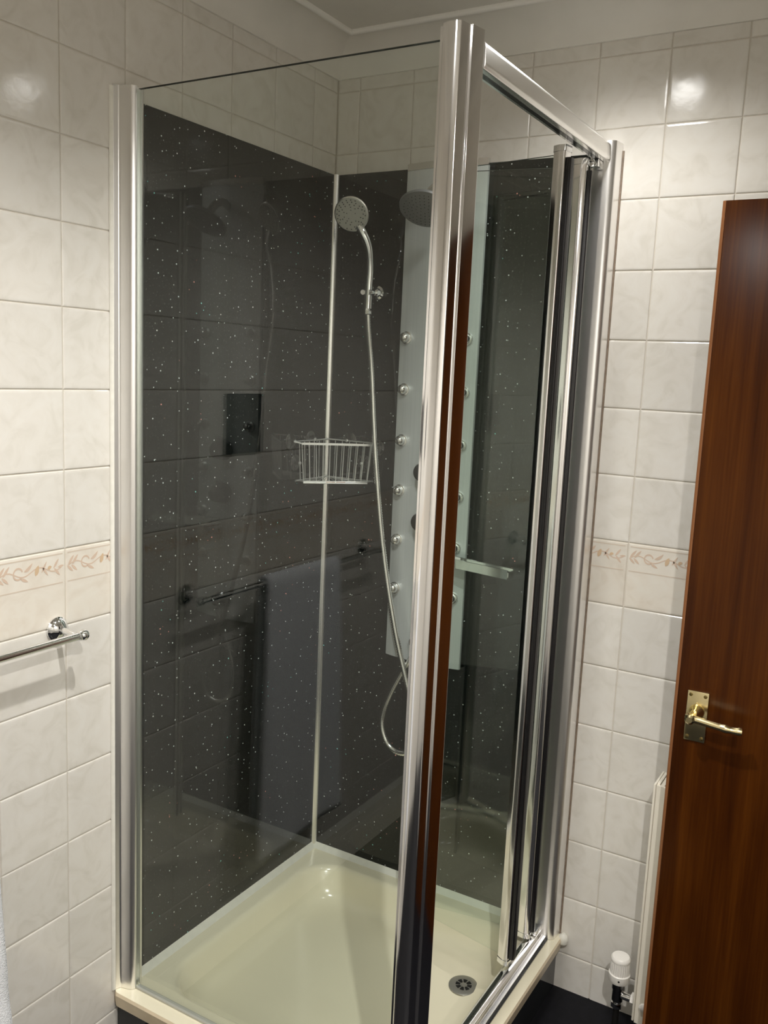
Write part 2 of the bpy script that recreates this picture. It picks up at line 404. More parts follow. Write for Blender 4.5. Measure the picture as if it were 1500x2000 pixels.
def border_prints(t, wd):
    key = round(wd, 4)
    if key not in bt_cache:
        ln = [mesh('p', [(0.004, z, 0.0003), (wd - 0.006, z, 0.0003), (wd - 0.006, z + h_, 0.0003), (0.004, z + h_, 0.0003)], [(0, 1, 2, 3)], None) for z, h_ in ((TH - 0.010, 0.0022), (TH - 0.066, 0.0022))]
        l = join(*ln); l.shade_flat()
        bt_cache[key] = (band_t if wd > 0.15 else clip_mesh(band_t, wd), band_o if wd > 0.15 else clip_mesh(band_o, wd), l)
    a, b_, l = bt_cache[key]
    obj('leaf_print', a, 'print_tan', t); obj('leaf_print', b_, 'print_orange', t); obj('line_print', l, 'print_line', t)
zs = []
z = BORD
while z + TH < TOPZ: z += TH
zs.append((z, TOPZ))
while z > TH - 0.06:
    zs.append((z - TH, z)); z -= TH
zs.append((0.0, z))
def put_tiles(wall, Mx, edges, is_left):
    for u0, u1 in edges:
        for z0, z1 in zs:
            inner = (u1 < 0.71) if is_left else (u1 < 0.70)
            if inner and z1 < 1.98: continue
            wd, ht = u1 - u0 - G, z1 - z0 - G
            if wd < 0.01 or ht < 0.01: continue
            border = abs(z1 - BORD) < 1e-6
            full_u = abs(u1 - u0 - TW) < 1e-4
            t = obj('tile', tile_mesh(wd, ht), None, wall)
            if not t.data.materials: t.data.materials.append(M['tile'])
            base = (Vector((u1 - G / 2, 0, z0 + G / 2)) if is_left else Vector((0, u0 + G / 2, z0 + G / 2)))
            t.matrix_local = Matrix.Translation(base) @ Mx
            if border:
                t.material_slots[0].link = 'OBJECT'; t.material_slots[0].material = M['border_tile']
                if (is_left and u1 < 1.9) or (not is_left and u1 < 1.5): border_prints(t, wd)
XU, YV = 0.8702, 0.8341
ex = [XU - k * TW for k in range(5, -12, -1)]; ex = [0.0] + [e for e in ex if e < ROOM_X - 0.01] + [ROOM_X]
put_tiles(wl, ML, list(zip(ex, ex[1:])), True)
ey = [YV + k * TW for k in range(-5, 9)]; ey = [0.0] + [e for e in ey if e < ROOM_Y - 0.01] + [ROOM_Y]
put_tiles(wr, MR, list(zip(ey, ey[1:])), False)

# coving: concave plaster along the two walls, mitred in the corner
def cove(name, is_left, length, label):
    prof = []
    for k in range(11):
        a = math.pi / 2 * k / 10; prof.append((0.095 * (1 - math.cos(a)) ** 1.0 * 1.0, TOPZ + 0.066 * math.sin(a)))
    prof = [(0.0, TOPZ - 0.004), (0.006, TOPZ - 0.004), (0.008, TOPZ + 0.002)] + [(0.008 + p[0] * 0.92, p[1] + 0.002) for p in prof[1:]] + [(0.0965, TOPZ + 0.0665), (0.097, CEIL), (0.0, CEIL)]
    v, f = [], []; n = len(prof)
    for o_, z_ in prof: v.append((o_, o_, z_))
    for o_, z_ in prof: v.append((length, o_, z_) if is_left else (o_, length, z_))
    for i in range(n): f.append((i, (i + 1) % n, n + (i + 1) % n, n + i))
    f.append(tuple(range(n))); f.append(tuple(range(n, 2 * n)))
    o = obj(name, fix(mesh(name, v, f, 30)), 'plaster_cove'); tag(o, label, 'coving', kind='structure')
    bd = [(0.0955 + 0.0065 * math.cos(a), CEIL - 0.0045 + 0.0065 * math.sin(a)) for a in [math.pi * (1 + k / 8) for k in range(9)]] + [(0.102, CEIL), (0.089, CEIL)]
    n = len(bd); v = [(p, p, q) for p, q in bd] + [((length, p, q) if is_left else (p, length, q)) for p, q in bd]
    f = [(i, (i + 1) % n, n + (i + 1) % n, n + i) for i in range(n)] + [tuple(range(n)), tuple(range(n, 2 * n))]
    obj('bead', fix(mesh('bead', v, f, 40)), 'plaster_bead', o)
cove('trim_1', True, ROOM_X, 'white concave plaster coving above the left tiled wall')
cove('trim_2', False, ROOM_Y, 'white concave plaster coving above the right tiled wall')

# ---------------------------------------------------------------- ceiling spotlights and added fill lamp
LBL = ['chrome ceiling spotlight in front of the glass shower panel', 'chrome ceiling spotlight above the shower door header', 'added fill lamp above the viewer, shaped as a chrome ceiling spotlight']
for i, (lx, ly, lz, wt, cone) in enumerate(LAMPS):
    t = thing('ceiling_spot_or_fill', LBL[i], 'spotlight', (lx, ly, CEIL), 'chrome ceiling spotlights')
    hz = lz - CEIL
    obj('base', lathe([(0.030, -0.0004), (0.032, -0.002), (0.030, -0.010), (0.012, -0.013)], 28), 'chrome', t)
    obj('stem', lathe([(0.005, -0.012), (0.005, hz + 0.036)], 12), 'chrome', t)
    obj('head', lathe([(0.008, hz + 0.040), (0.016, hz + 0.036), (0.024, hz + 0.020), (0.030, hz + 0.002), (0.028, hz + 0.002), (0.022, hz + 0.010), (0.010, hz + 0.012)], 28), 'chrome', t)
    obj('lens', lathe([(0.004, hz + 0.0085), (0.021, hz + 0.0085), (0.021, hz + 0.0095)], 28), 'lamp_lens', t)
    ld = bpy.data.lights.new('lamp', 'SPOT'); ld.energy = wt; ld.color = LAMP_COL; ld.spot_size = math.radians(cone); ld.spot_blend = 1.0; ld.shadow_soft_size = 0.020 if i != 1 else 0.038
    lo = bpy.data.objects.new('lamp', ld); C.objects.link(lo); lo.parent = t; lo.location = (0, 0, hz - 0.004)

# ---------------------------------------------------------------- shower wall boards
PT = 1.993; TZ = 0.145
pl = obj('wall_board', box(0.0075, 0.722, 0.0006, 0.0075, TZ + 0.002, PT), 'sparkle_black'); tag(pl, 'glossy black sparkle wall board on the left side of the shower', 'wall board', 'black shower wall boards')
pr = obj('wall_board', box(0.0006, 0.0075, 0.0006, 0.715, TZ + 0.002, PT), 'sparkle_black'); tag(pr, 'glossy black sparkle wall board behind the shower column', 'wall board', 'black shower wall boards')
ct = obj('corner_trim', prism(roundpoly([(0.0076, 0.0076, 0), (0.0185, 0.0076, 0.001), (0.0165, 0.0120, 0.002), (0.0120, 0.0165, 0.002), (0.0076, 0.0185, 0.001)]), TZ + 0.004, PT + 0.001), 'aluminium_satin')
tag(ct, 'narrow silver trim strip up the inside corner of the shower', 'trim strip')
for nm, a, b_ in (('trim_3', (0.70, 0.0076), (0.0076, 0.0076)), ('trim_4', (0.0076, 0.0076), (0.0076, 0.70))):
    s_ = 0.014
    if nm == 'trim_3': me = prism(roundpoly([(0.0077, TZ), (0.0077, TZ + 0.013), (0.012, TZ + 0.009), (0.021, TZ + 0.0005), (0.021, TZ)] and [(0.0077, TZ, 0), (0.0077, TZ + 0.014, 0.001), (0.013, TZ + 0.008, 0.004), (0.022, TZ, 0.001)]), 0.0077, 0.715, 'x')
    else: me = prism(roundpoly([(0.0077, TZ, 0), (0.0077, TZ + 0.014, 0.001), (0.013, TZ + 0.008, 0.004), (0.022, TZ, 0.001)]), 0.0077, 0.705, 'y')
    o = obj(nm, me, 'silicone'); tag(o, 'white silicone bead between tray and ' + ('left' if nm == 'trim_3' else 'right') + ' black board', 'sealant', kind='structure')

# ---------------------------------------------------------------- shower tray
def rrect(x0, x1, y0, y1, r, z, n=10):
    out = []
    for cx, cy, a0 in ((x1 - r, y1 - r, 0), (x0 + r, y1 - r, 90), (x0 + r, y0 + r, 180), (x1 - r, y0 + r, 270)):
        for k in range(n + 1):
            a = math.radians(a0 + 90 * k / n); out.append((cx + r * math.cos(a), cy + r * math.sin(a), z))
    return out
tray = thing('shower_tray', 'cream square shower tray with raised rim inside the glass enclosure', 'shower tray')
W_ = 0.760
FX, FY, FZ = 0.205, 0.588, TZ - 0.088
def loops_mesh(loops, cap=True, sharp=30):
    v = [p for l in loops for p in l]; n = len(loops[0]); f = []
    for i in range(len(loops) - 1):
        for k in range(n): f.append((i * n + k, i * n + (k + 1) % n, (i + 1) * n + (k + 1) % n, (i + 1) * n + k))
    if cap: f.append(tuple(range((len(loops) - 1) * n, len(loops) * n)))
    return fix(mesh('loops', v, f, sharp))
lp = [rrect(0.002, W_ - 0.004, 0.002, W_ - 0.004, 0.012, TZ - 0.034), rrect(0.002, W_, 0.002, W_, 0.014, TZ - 0.006), rrect(0.002, W_ - 0.003, 0.002, W_ - 0.003, 0.013, TZ)]
edge = obj('rim_edge', loops_mesh(lp, False), 'tray_edge', tray)
bas = [rrect(0.002, W_ - 0.003, 0.002, W_ - 0.003, 0.013, TZ)]
for ins, dz in ((0.052, 0.0), (0.057, 0.0012), (0.062, 0.005), (0.067, 0.012), (0.078, 0.045), (0.086, 0.062), (0.096, 0.073), (0.108, 0.0795), (0.122, 0.082)):
    bas.append(rrect(ins, W_ - ins - 0.018, ins, W_ - ins - 0.018, 0.095, TZ - dz))
for t in (0.3, 0.6, 0.74):
    bas.append([(x * (1 - t) + FX * t, y * (1 - t) + FY * t, TZ - 0.082 - 0.008 * t) for x, y, _ in rrect(0.122, W_ - 0.14, 0.122, W_ - 0.14, 0.095, 0)])
obj('basin', loops_mesh(bas, True, 60), 'tray_acrylic', tray)
dz = TZ - 0.0860
dr = thing('shower_drain', 'round grey slotted drain in the tray near the folding door', 'drain', (FX, FY, dz))
obj('flange', lathe([(0.012, 0.0), (0.036, 0.0), (0.036, 0.0022), (0.033, 0.0038), (0.022, 0.0032), (0.012, 0.0032)], 36), 'drain_grey', dr)
for k in range(8):
    a = 2 * math.pi * k / 8 + 0.2; o1, o2 = a - 0.27, a + 0.27
    v = [(0.009 * math.cos(o1), 0.009 * math.sin(o1)), (0.0195 * math.cos(o1), 0.0195 * math.sin(o1)), (0.0195 * math.cos(a), 0.0195 * math.sin(a)), (0.0195 * math.cos(o2), 0.0195 * math.sin(o2)), (0.009 * math.cos(o2), 0.009 * math.sin(o2))]
    obj('slot', prism(v, 0.0030, 0.0042), 'hole_black', dr)
obj('hub', lathe([(0.002, 0.0032), (0.006, 0.0032), (0.006, 0.0048), (0.003, 0.0055)], 16), 'drain_grey', dr)
# plinth boards below the rim
ph = obj('tray_plinth', box(0.728, 0.744, 0.002, 0.744, 0.0, TZ - 0.034), 'plinth_black'); tag(ph, 'glossy black plinth board under the left front edge of the tray', 'plinth', 'plinth boards under the tray')
ph2 = obj('tray_plinth', box(0.002, 0.7275, 0.728, 0.744, 0.0, TZ - 0.034), 'plinth_black'); tag(ph2, 'glossy black plinth board under the folding door side of the tray', 'plinth', 'plinth boards under the tray')
sl = obj('sealant_blob', lathe([(0.003, 0.0), (0.011, 0.002), (0.013, 0.012), (0.010, 0.022), (0.004, 0.027)], 14, (0, 0, 1), (0.010, 0.7615, TZ - 0.018)), 'silicone'); tag(sl, 'blob of white sealant where the tray rim meets the right tiled wall', 'sealant')

# ---------------------------------------------------------------- shower enclosure
enc = thing('shower_enclosure', 'chrome framed clear glass shower enclosure with folded bifold door', 'shower enclosure', (0.72, 0.72, TZ))
enc_o = Vector(enc.location)
def part(name, me, mat, parent=enc):
    o = obj(name, me, mat, parent)
    if parent is enc: o.location = -enc_o
    return o
GX = 0.718; ZT = 2.006; ZB = TZ + 0.001
# wall channel on the left wall
part('wall_channel', prism(roundpoly([(0.700, 0.0076, 0), (0.722, 0.0076, 0), (0.723, 0.0004, 0), (0.752, 0.0004, 0), (0.752, 0.004, 0.001), (0.741, 0.008, 0.003), (0.7385, 0.020, 0.008), (0.734, 0.033, 0.004), (0.727, 0.0375, 0.003), (0.7235, 0.0375, 0.001), (0.7235, 0.031, 0), (0.7125, 0.031, 0), (0.7125, 0.0375, 0.001), (0.706, 0.0365, 0.003), (0.701, 0.030, 0.003)]), ZB, ZT + 0.004), 'aluminium_frame')
part('sealant_line', prism(roundpoly([(0.7522, 0.0004, 0), (0.7600, 0.0004, 0.001), (0.7575, 0.004, 0.003), (0.7522, 0.0055, 0.001)]), TZ + 0.001, ZT), 'silicone')
gp = part('glass_pane', box(GX - 0.003, GX + 0.003, 0.0315, 0.6865, ZB, ZT - 0.001), 'glass')
me = join(box(GX - 0.0031, GX + 0.0031, 0.038, 0.6775, ZT - 0.001, ZT - 0.0002)); obj('top_edge', me, 'glass_edge', gp)
me = join(box(GX - 0.0045, GX + 0.0075, 0.038, 0.6775, ZB, ZB + 0.004)); obj('bottom_seal', me, 'gasket_clear', gp)
# corner post: two lobes with a groove between
part('corner_post', prism(roundpoly([(a_, b_ + 0.008, c_) for a_, b_, c_ in [(0.7065, 0.670, 0.001), (0.7145, 0.670, 0), (0.7145, 0.679, 0), (0.7215, 0.679, 0), (0.7215, 0.670, 0), (0.733, 0.670, 0.001), (0.7345, 0.676, 0.001), (0.7415, 0.6785, 0.003), (0.7465, 0.688, 0.008), (0.7465, 0.7035, 0.003), (0.7435, 0.7105, 0.002), (0.7230, 0.7150, 0.0006), (0.7220, 0.7155, 0.0004), (0.7220, 0.7190, 0.0006), (0.6930, 0.7255, 0.001), (0.690, 0.724, 0.001), (0.690, 0.700, 0.002), (0.7065, 0.690, 0.003)]], 6), ZB, ZT + 0.014, sharp=28), 'aluminium_polished')
# wall post on the right wall
part('wall_post', prism(roundpoly([(0.0004, 0.690, 0), (0.0076, 0.690, 0), (0.040, 0.690, 0.003), (0.046, 0.697, 0.003), (0.046, 0.722, 0.002), (0.044, 0.736, 0.006), (0.036, 0.745, 0.004), (0.020, 0.747, 0.002), (0.006, 0.7485, 0.002), (0.0004, 0.7485, 0)]), ZB, ZT + 0.004), 'aluminium_frame')
part('sealant_line', prism(roundpoly([(0.0004, 0.7487, 0), (0.0030, 0.7487, 0.0005), (0.0025, 0.7505, 0.001), (0.0004, 0.7520, 0.0005)]), TZ + 0.001, ZT - 0.01), 'dirty_silicone')
# header and sill
hd = part('header_rail', prism(roundpoly([(0.706, 1.966, 0.001), (0.733, 1.966, 0.002), (0.7365, 1.972, 0.003), (0.7350, 2.000, 0.003), (0.731, 2.0065, 0.003), (0.712, 2.0065, 0.003), (0.706, 2.001, 0.002)]), 0.045, 0.6905, 'x'), 'aluminium_satin')
obj('guide_slot', box(0.050, 0.6850, 0.712, 0.722, 1.9655, 1.9665), 'gasket', hd)
si = part('sill_rail', prism(roundpoly([(0.690, TZ + 0.0005, 0), (0.690, TZ + 0.012, 0.001), (0.694, TZ + 0.020, 0.002), (0.705, TZ + 0.0225, 0.003), (0.716, TZ + 0.019, 0.002), (0.718, TZ + 0.010, 0.001), (0.7285, TZ + 0.0085, 0.001), (0.7285, TZ + 0.0005, 0)]), 0.046, 0.690, 'x'), 'aluminium_polished')
obj('seal_strip', box(0.046, 0.700, 0.7287, 0.7335, TZ + 0.0004, TZ + 0.0035), 'dark_plastic', si)
obj('inner_seal', box(0.046, 0.680, 0.6845, 0.6898, TZ + 0.0004, TZ + 0.005), 'silicone', si)

def leaf_panel(ax, ay, bx, by, z0, z1, front):
    # pane from (ax, ay) at the door line inwards to the fold at (bx, by)
    a = Vector((ax, ay, 0)); d = (Vector((bx, by, 0)) - a); ln = d.length; d.normalize(); nrm = Vector((-d.y, d.x, 0))
    if nrm.x < 0: nrm = -nrm
    def bx_(s0, s1, t0, t1, za, zb):
        v = [a + d * s + nrm * t + Vector((0, 0, z)) for s in (s0, s1) for t in (t0, t1) for z in (za, zb)]
        return fix(mesh('b', v, [(0, 1, 3, 2), (4, 6, 7, 5), (0, 4, 5, 1), (2, 3, 7, 6), (0, 2, 6, 4), (1, 5, 7, 3)], None))
    def pr_(poly, za, zb):
        pts = [a + d * s + nrm * t for s, t in poly]; return prism([(p.x, p.y) for p in pts], za, zb)
    pane = part('door_pane', bx_(0.012, ln - 0.004, -0.002, 0.002, z0 + 0.012, z1 - 0.004), 'glass')
    obj('top_edge', bx_(0.016, ln - 0.010, -0.0021, 0.0021, z1 - 0.004, z1 - 0.0032), 'glass_edge', pane)
    obj('stile', pr_(roundpoly([(-0.012, -0.012, 0.002), (-0.012, 0.012, 0.003), (0.000, 0.015, 0.004), (0.016, 0.010, 0.004), (0.018, 0.0024, 0.001), (0.018, -0.0024, 0.001), (0.016, -0.010, 0.003)]), z0 + 0.012, z1), 'aluminium_polished', pane)
    obj('gasket', pr_(roundpoly([(-0.0125, -0.011, 0.001), (-0.022, -0.010, 0.003), (-0.022, 0.006, 0.003), (-0.0125, 0.008, 0.001)]), z0 + 0.016, z1 - 0.012), 'gasket', pane)
    obj('end_cap', pr_(roundpoly([(-0.014, -0.013, 0.002), (-0.014, 0.013, 0.003), (0.000, 0.016, 0.004), (0.017, 0.011, 0.004), (0.017, -0.011, 0.003)]), z0, z0 + 0.0118), 'chrome', pane)
    obj('end_cap', pr_(roundpoly([(-0.014, -0.013, 0.002), (-0.014, 0.013, 0.003), (0.000, 0.016, 0.004), (0.017, 0.011, 0.004), (0.017, -0.011, 0.003)]), z1 + 0.0002, z1 + 0.012), 'chrome', pane)
    obj('fold_strip', pr_(roundpoly([(ln - 0.003, -0.004, 0.001), (ln - 0.003, 0.004, 0.001), (ln + 0.004, 0.004, 0.002), (ln + 0.004, -0.004, 0.002)]), z0 + 0.012, z1 - 0.006), 'gasket_clear', pane)
    return pane
LEAF_Z0, LEAF_Z1 = TZ + 0.026, 1.951
leaf_panel(0.215, 0.692, 0.1605, 0.395, LEAF_Z0, LEAF_Z1, True)
leaf_panel(0.095, 0.692, 0.1430, 0.395, LEAF_Z0, LEAF_Z1, False)
# pivot bracket and cap by the wall post
part('pivot_block', box(0.048, 0.082, 0.703, 0.722, 1.950, 1.9655, 0.002), 'chrome')
part('pivot_block', box(0.048, 0.082, 0.700, 0.716, TZ + 0.0235, TZ + 0.036, 0.002), 'chrome')

# ---------------------------------------------------------------- shower column on the right board
CY0, CY1, CZ0, CZ1 = 0.228, 0.444, 0.768, 2.000; CYM = (CY0 + CY1) / 2
col = thing('shower_column', 'tall silver shower column with two rows of body jets', 'shower column', (0.0076, CYM, CZ0))
co = -Vector(col.location)
def cp(name, me, mat, parent=None):
    o = obj(name, me, mat, parent or col)
    if parent is None: o.location = co
    return o
prof = [(0.0076, CY0 + 0.006), (0.020, CY0)] + [(0.026 + 0.014 * math.sin(math.pi * k / 14) ** 0.8, CY0 + 0.001 + (CY1 - CY0 - 0.002) * k / 14) for k in range(15)] + [(0.020, CY1), (0.0076, CY1 - 0.006)]
cp('body', prism(prof, CZ0, CZ1 - 0.016), 'column_metal')
cp('top_cap', prism([(x + (0.0006 if x > 0.01 else 0), y) for x, y in prof], CZ1 - 0.0155, CZ1), 'aluminium_satin')
def front_x(y): return 0.026 + 0.014 * math.sin(math.pi * (y - CY0) / (CY1 - CY0)) ** 0.8
for yy in (0.2515, 0.4165):
    for k in range(6):
        zz = 1.587 - 0.1272 * k; nx = front_x(yy)
        j = cp('body_jet', lathe([(0.004, -0.002), (0.015, -0.002), (0.0158, 0.002), (0.0150, 0.004), (0.0118, 0.005), (0.0125, 0.008), (0.0122, 0.013), (0.0105, 0.018), (0.0065, 0.022), (0.002, 0.023)], 18, (0.98, 0.0, 0.05), (nx, yy, zz)), 'aluminium_satin')
for zz in (1.262, 1.138, 0.828):
    kx = front_x(CYM)
    k_ = cp('control_knob', lathe([(0.020, -0.002), (0.029, -0.001), (0.030, 0.004), (0.0255, 0.006), (0.0245, 0.034), (0.022, 0.040), (0.010, 0.042)] if zz > 1 else [(0.012, -0.002), (0.021, 0.0), (0.021, 0.008), (0.016, 0.012), (0.016, 0.030), (0.010, 0.034)], 24, (1, 0, 0), (kx, CYM, zz)), 'chrome_dark')
    if zz > 1: cp('knob_lever', box(kx + 0.012, kx + 0.034, CYM - 0.005, CYM + 0.005, zz + 0.0262, zz + 0.0405, 0.002), 'chrome')
# overhead rose, tilted, on a short arm
nv = Vector((0.50, 0.10, -0.86)).normalized(); hc = Vector((0.128, CYM + 0.002, 1.876))
cp('rose_arm', tube(spline([(0.034, CYM, 1.925), (0.065, CYM, 1.935), (0.098, CYM, 1.920), tuple(hc - nv * 0.020)], 6), 0.011, 12), 'chrome')
rs = cp('overhead_rose', lathe([(0.016, -0.024), (0.030, -0.018), (0.056, -0.006), (0.061, 0.0), (0.060, 0.005), (0.054, 0.007)], 36, nv, hc), 'head_grey')
q = Vector((0, 0, 1)).rotation_difference(nv)
vv, ff = [], []
for rr, cnt in ((0.010, 6), (0.020, 12), (0.030, 18), (0.040, 24), (0.049, 30)):
    for k in range(cnt):
        a = 2 * math.pi * k / cnt; c_ = hc + q @ Vector((rr * math.cos(a), rr * math.sin(a), 0.0072)); b0 = len(vv)
        for s in range(5): vv.append(c_ + q @ Vector((0.0016 * math.cos(s * 1.2566), 0.0016 * math.sin(s * 1.2566), 0)))
        vv.append(c_ + nv * 0.002)
        for s in range(5): ff.append((b0 + s, b0 + (s + 1) % 5, b0 + 5))
nd = obj('spray_nozzles', mesh('n', vv, ff), 'nozzle_dark', rs); nd['kind'] = 'stuff'
# swivel spout turned along the wall
a = Vector((0.062, 0.372, 1.056)); e_ = Vector((0.0715, 0.583, 1.0475)); d = (e_ - a).normalized(); sx = Vector((d.y, -d.x, 0)).normalized(); uz = Vector((0, 0, 1))
def spbox(s0, s1, t0, t1, z0, z1):
    v = [a + d * s + sx * t + uz * z for s in (s0, s1) for t in (t0, t1) for z in (z0, z1)]
    return fix(mesh('b', v, [(0, 1, 3, 2), (4, 6, 7, 5), (0, 4, 5, 1), (2, 3, 7, 6), (0, 2, 6, 4), (1, 5, 7, 3)], None))
LN = (e_ - a).length
sp_ = cp('spout', join(spbox(-0.022, LN, -0.018, 0.018, -0.013, 0.004), spbox(-0.022, LN - 0.0005, -0.018, -0.0145, 0.004, 0.0085), spbox(-0.022, LN - 0.0005, 0.0145, 0.018, 0.004, 0.0085)), 'chrome')
sp_.data.shade_flat()
obj('spout_lip', spbox(LN, LN + 0.002, -0.016, 0.016, -0.009, 0.003), 'aluminium_satin', sp_)
cp('spout_pivot', lathe([(0.016, -0.020), (0.019, -0.016), (0.019, 0.004), (0.014, 0.008)], 20, (0, 0, 1), (0.062, 0.362, 1.043)), 'chrome')
cp('spout_neck', tube([(0.030, 0.358, 1.040), (0.060, 0.361, 1.040)], 0.014, 14), 'chrome')

# ---------------------------------------------------------------- hand shower, hose, bracket
hs = thing('hand_shower', 'chrome hand shower with round spray head and ribbed metal hose', 'hand shower', (0.058, 0.150, 1.70))
ho = -Vector(hs.location)
def hp(name, me, mat, parent=None):
    o = obj(name, me, mat, parent or hs)
    if parent is None: o.location = ho
    return o
hn = Vector((0.80, 0.30, -0.42)).normalized(); hcen = Vector((0.118, 0.131, 1.874))
hdm = hp('spray_head', lathe([(0.010, -0.030), (0.024, -0.024), (0.038, -0.010), (0.0425, -0.002), (0.0425, 0.002), (0.040, 0.004)], 32, hn, hcen), 'aluminium_satin')
fc = obj('spray_face', lathe([(0.004, 0.004), (0.0405, 0.004), (0.0385, 0.0065), (0.010, 0.0072)], 32, hn, hcen), 'spray_face', hdm)
q = Vector((0, 0, 1)).rotation_difference(hn); vv, ff = [], []
random.seed(3)
for rr, cnt in ((0.011, 5), (0.018, 10), (0.024, 13), (0.030, 18), (0.035, 20)):
    for k in range(cnt):
        if random.random() < 0.25: continue
        a_ = 2 * math.pi * k / cnt + rr * 90; c_ = hcen + q @ Vector((rr * math.cos(a_), rr * math.sin(a_), 0.0068)); b0 = len(vv)
        for s in range(6): vv.append(c_ + q @ Vector((0.0017 * math.cos(s * 1.0472), 0.0017 * math.sin(s * 1.0472), 0)))
        vv.append(c_ + hn * 0.0016)
        for s in range(6): ff.append((b0 + s, b0 + (s + 1) % 6, b0 + 6))
nd = obj('spray_nozzles', mesh('n', vv, ff), 'nozzle_dark', hdm); nd['kind'] = 'stuff'
hpts = spline([(0.060, 0.1515, 1.655), (0.061, 0.153, 1.705), (0.066, 0.158, 1.755), (0.080, 0.160, 1.800), (0.094, 0.149, 1.835), tuple(hcen - hn * 0.020 + Vector((0, 0, -0.012)))], 6)
hp('handle', tube(hpts, lambda i: 0.0085 + 0.0035 * min(1, abs(i - 14) / 14), 14), 'chrome')
hose_pts = spline([(0.060, 0.1515, 1.655), (0.0595, 0.157, 1.60), (0.060, 0.171, 1.50), (0.062, 0.195, 1.278), (0.066, 0.2325, 1.044), (0.072, 0.281, 0.85), (0.076, 0.324, 0.722), (0.080, 0.352, 0.640), (0.083, 0.362, 0.585), (0.084, 0.345, 0.545), (0.083, 0.315, 0.534), (0.080, 0.280, 0.546), (0.076, 0.258, 0.585), (0.072, 0.258, 0.630), (0.068, 0.278, 0.690), (0.064, 0.305, 0.748), (0.064, 0.326, 0.785), (0.066, 0.334, 0.806)], 10)
rp = resample(hose_pts, 0.0032)
hp('hose', tube(rp, lambda i: 0.0078 if i % 2 == 0 else 0.0060, 10, sharp=80), 'hose_metal')
hp('hose_nut', lathe([(0.008, 0), (0.0105, 0.002), (0.0105, 0.022), (0.008, 0.026)], 8, (0.01, -0.02, 1), (0.060, 0.1515, 1.640)), 'chrome')
bk = thing('shower_bracket', 'small chrome wall bracket holding the hand shower', 'bracket', (0.0076, 0.150, 1.695))
bo = -Vector(bk.location)
def bp_(name, me, mat):
    o = obj(name, me, mat, bk); o.location = bo
bp_('base', lathe([(0.010, 0), (0.017, 0.0), (0.017, 0.005), (0.012, 0.010)], 20, (1, 0, 0), (0.0076, 0.150, 1.698)), 'chrome')
bp_('arm', tube([(0.012, 0.150, 1.698), (0.044, 0.151, 1.698)], 0.0065, 12), 'chrome')
bp_('clamp', tube([(0.061 + 0.0155 * math.cos(t), 0.1525 + 0.0155 * math.sin(t), 1.694) for t in [math.radians(40 + 15 * k) for k in range(20)]], 0.0062, 10), 'chrome')
bp_('clamp_knob', lathe([(0.006, 0), (0.0095, 0.002), (0.0095, 0.009), (0.006, 0.012)], 14, (0.3, 0.95, 0), (0.052, 0.168, 1.694)), 'chrome')

# ---------------------------------------------------------------- wire corner basket
bs = thing('corner_basket', 'chrome wire corner basket on clear suction cups in the shower', 'wire basket', (0.03, 0.03, 1.215))
so = -Vector(bs.location)
def wp(name, me, mat):
    o = obj(name, me, mat, bs); o.location = so; return o
ZL, ZH = 1.218, 1.318
def tri(o_, z): return [Vector((o_, 0.022, z)), Vector((0.022, 0.022, z)), Vector((0.022, o_, z))]
A, B_, C_ = tri(0.176, ZH)
wp('top_rail', tube([A, B_, C_], 0.0021, 8), 'wire')
F1, F2 = Vector((0.168, 0.040, ZH - 0.004)), Vector((0.040, 0.168, ZH - 0.004))
wp('front_rail', tube([A, F1], 0.0021, 8), 'wire'); wp('front_rail', tube([C_, F2], 0.0021, 8), 'wire')
d = (F2 - F1).normalized(); nn = Vector((d.y, -d.x, 0)); up = Vector((0, 0, 1))
v = [p + nn * t + up * z for p in (F1, F2) for t in (-0.0012, 0.0012) for z in (-0.0028, 0.0028)]
wp('front_band', fix(mesh('band', v, [(0, 1, 3, 2), (4, 6, 7, 5), (0, 4, 5, 1), (2, 3, 7, 6), (0, 2, 6, 4), (1, 5, 7, 3)], None)), 'wire')
a, b_, c_ = tri(0.166, ZL); f1p, f2p = Vector((0.160, 0.042, ZL)), Vector((0.042, 0.160, ZL))
wp('bottom_rail', tube([f1p, a, b_, c_, f2p], 0.0021, 8, closed=True), 'wire')
wp('bottom_rail', tube([f1p - up * 0.004, f2p - up * 0.004], 0.0021, 8), 'wire')
for k in range(11):
    t = k / 10; top = F1.lerp(F2, t); bot = f1p.lerp(f2p, t)
    wp('wire', tube([top, bot + Vector((0.0, 0.0, 0.006)), bot, b_.lerp(bot, 0.12 if 2 < k < 8 else 0.3)], 0.0013, 6), 'wire')
for k in range(1, 7):
    t = k / 7
    wp('wire', tube([A.lerp(B_, t), a.lerp(b_, t)], 0.0013, 6), 'wire'); wp('wire', tube([C_.lerp(B_, t), c_.lerp(b_, t)], 0.0013, 6), 'wire')
for t in (0.42, 0.58): wp('rust_spot', tube([f1p.lerp(f2p, t - 0.07) - up * 0.0005, f1p.lerp(f2p, t + 0.07) - up * 0.0005], 0.0021, 8), 'rust')
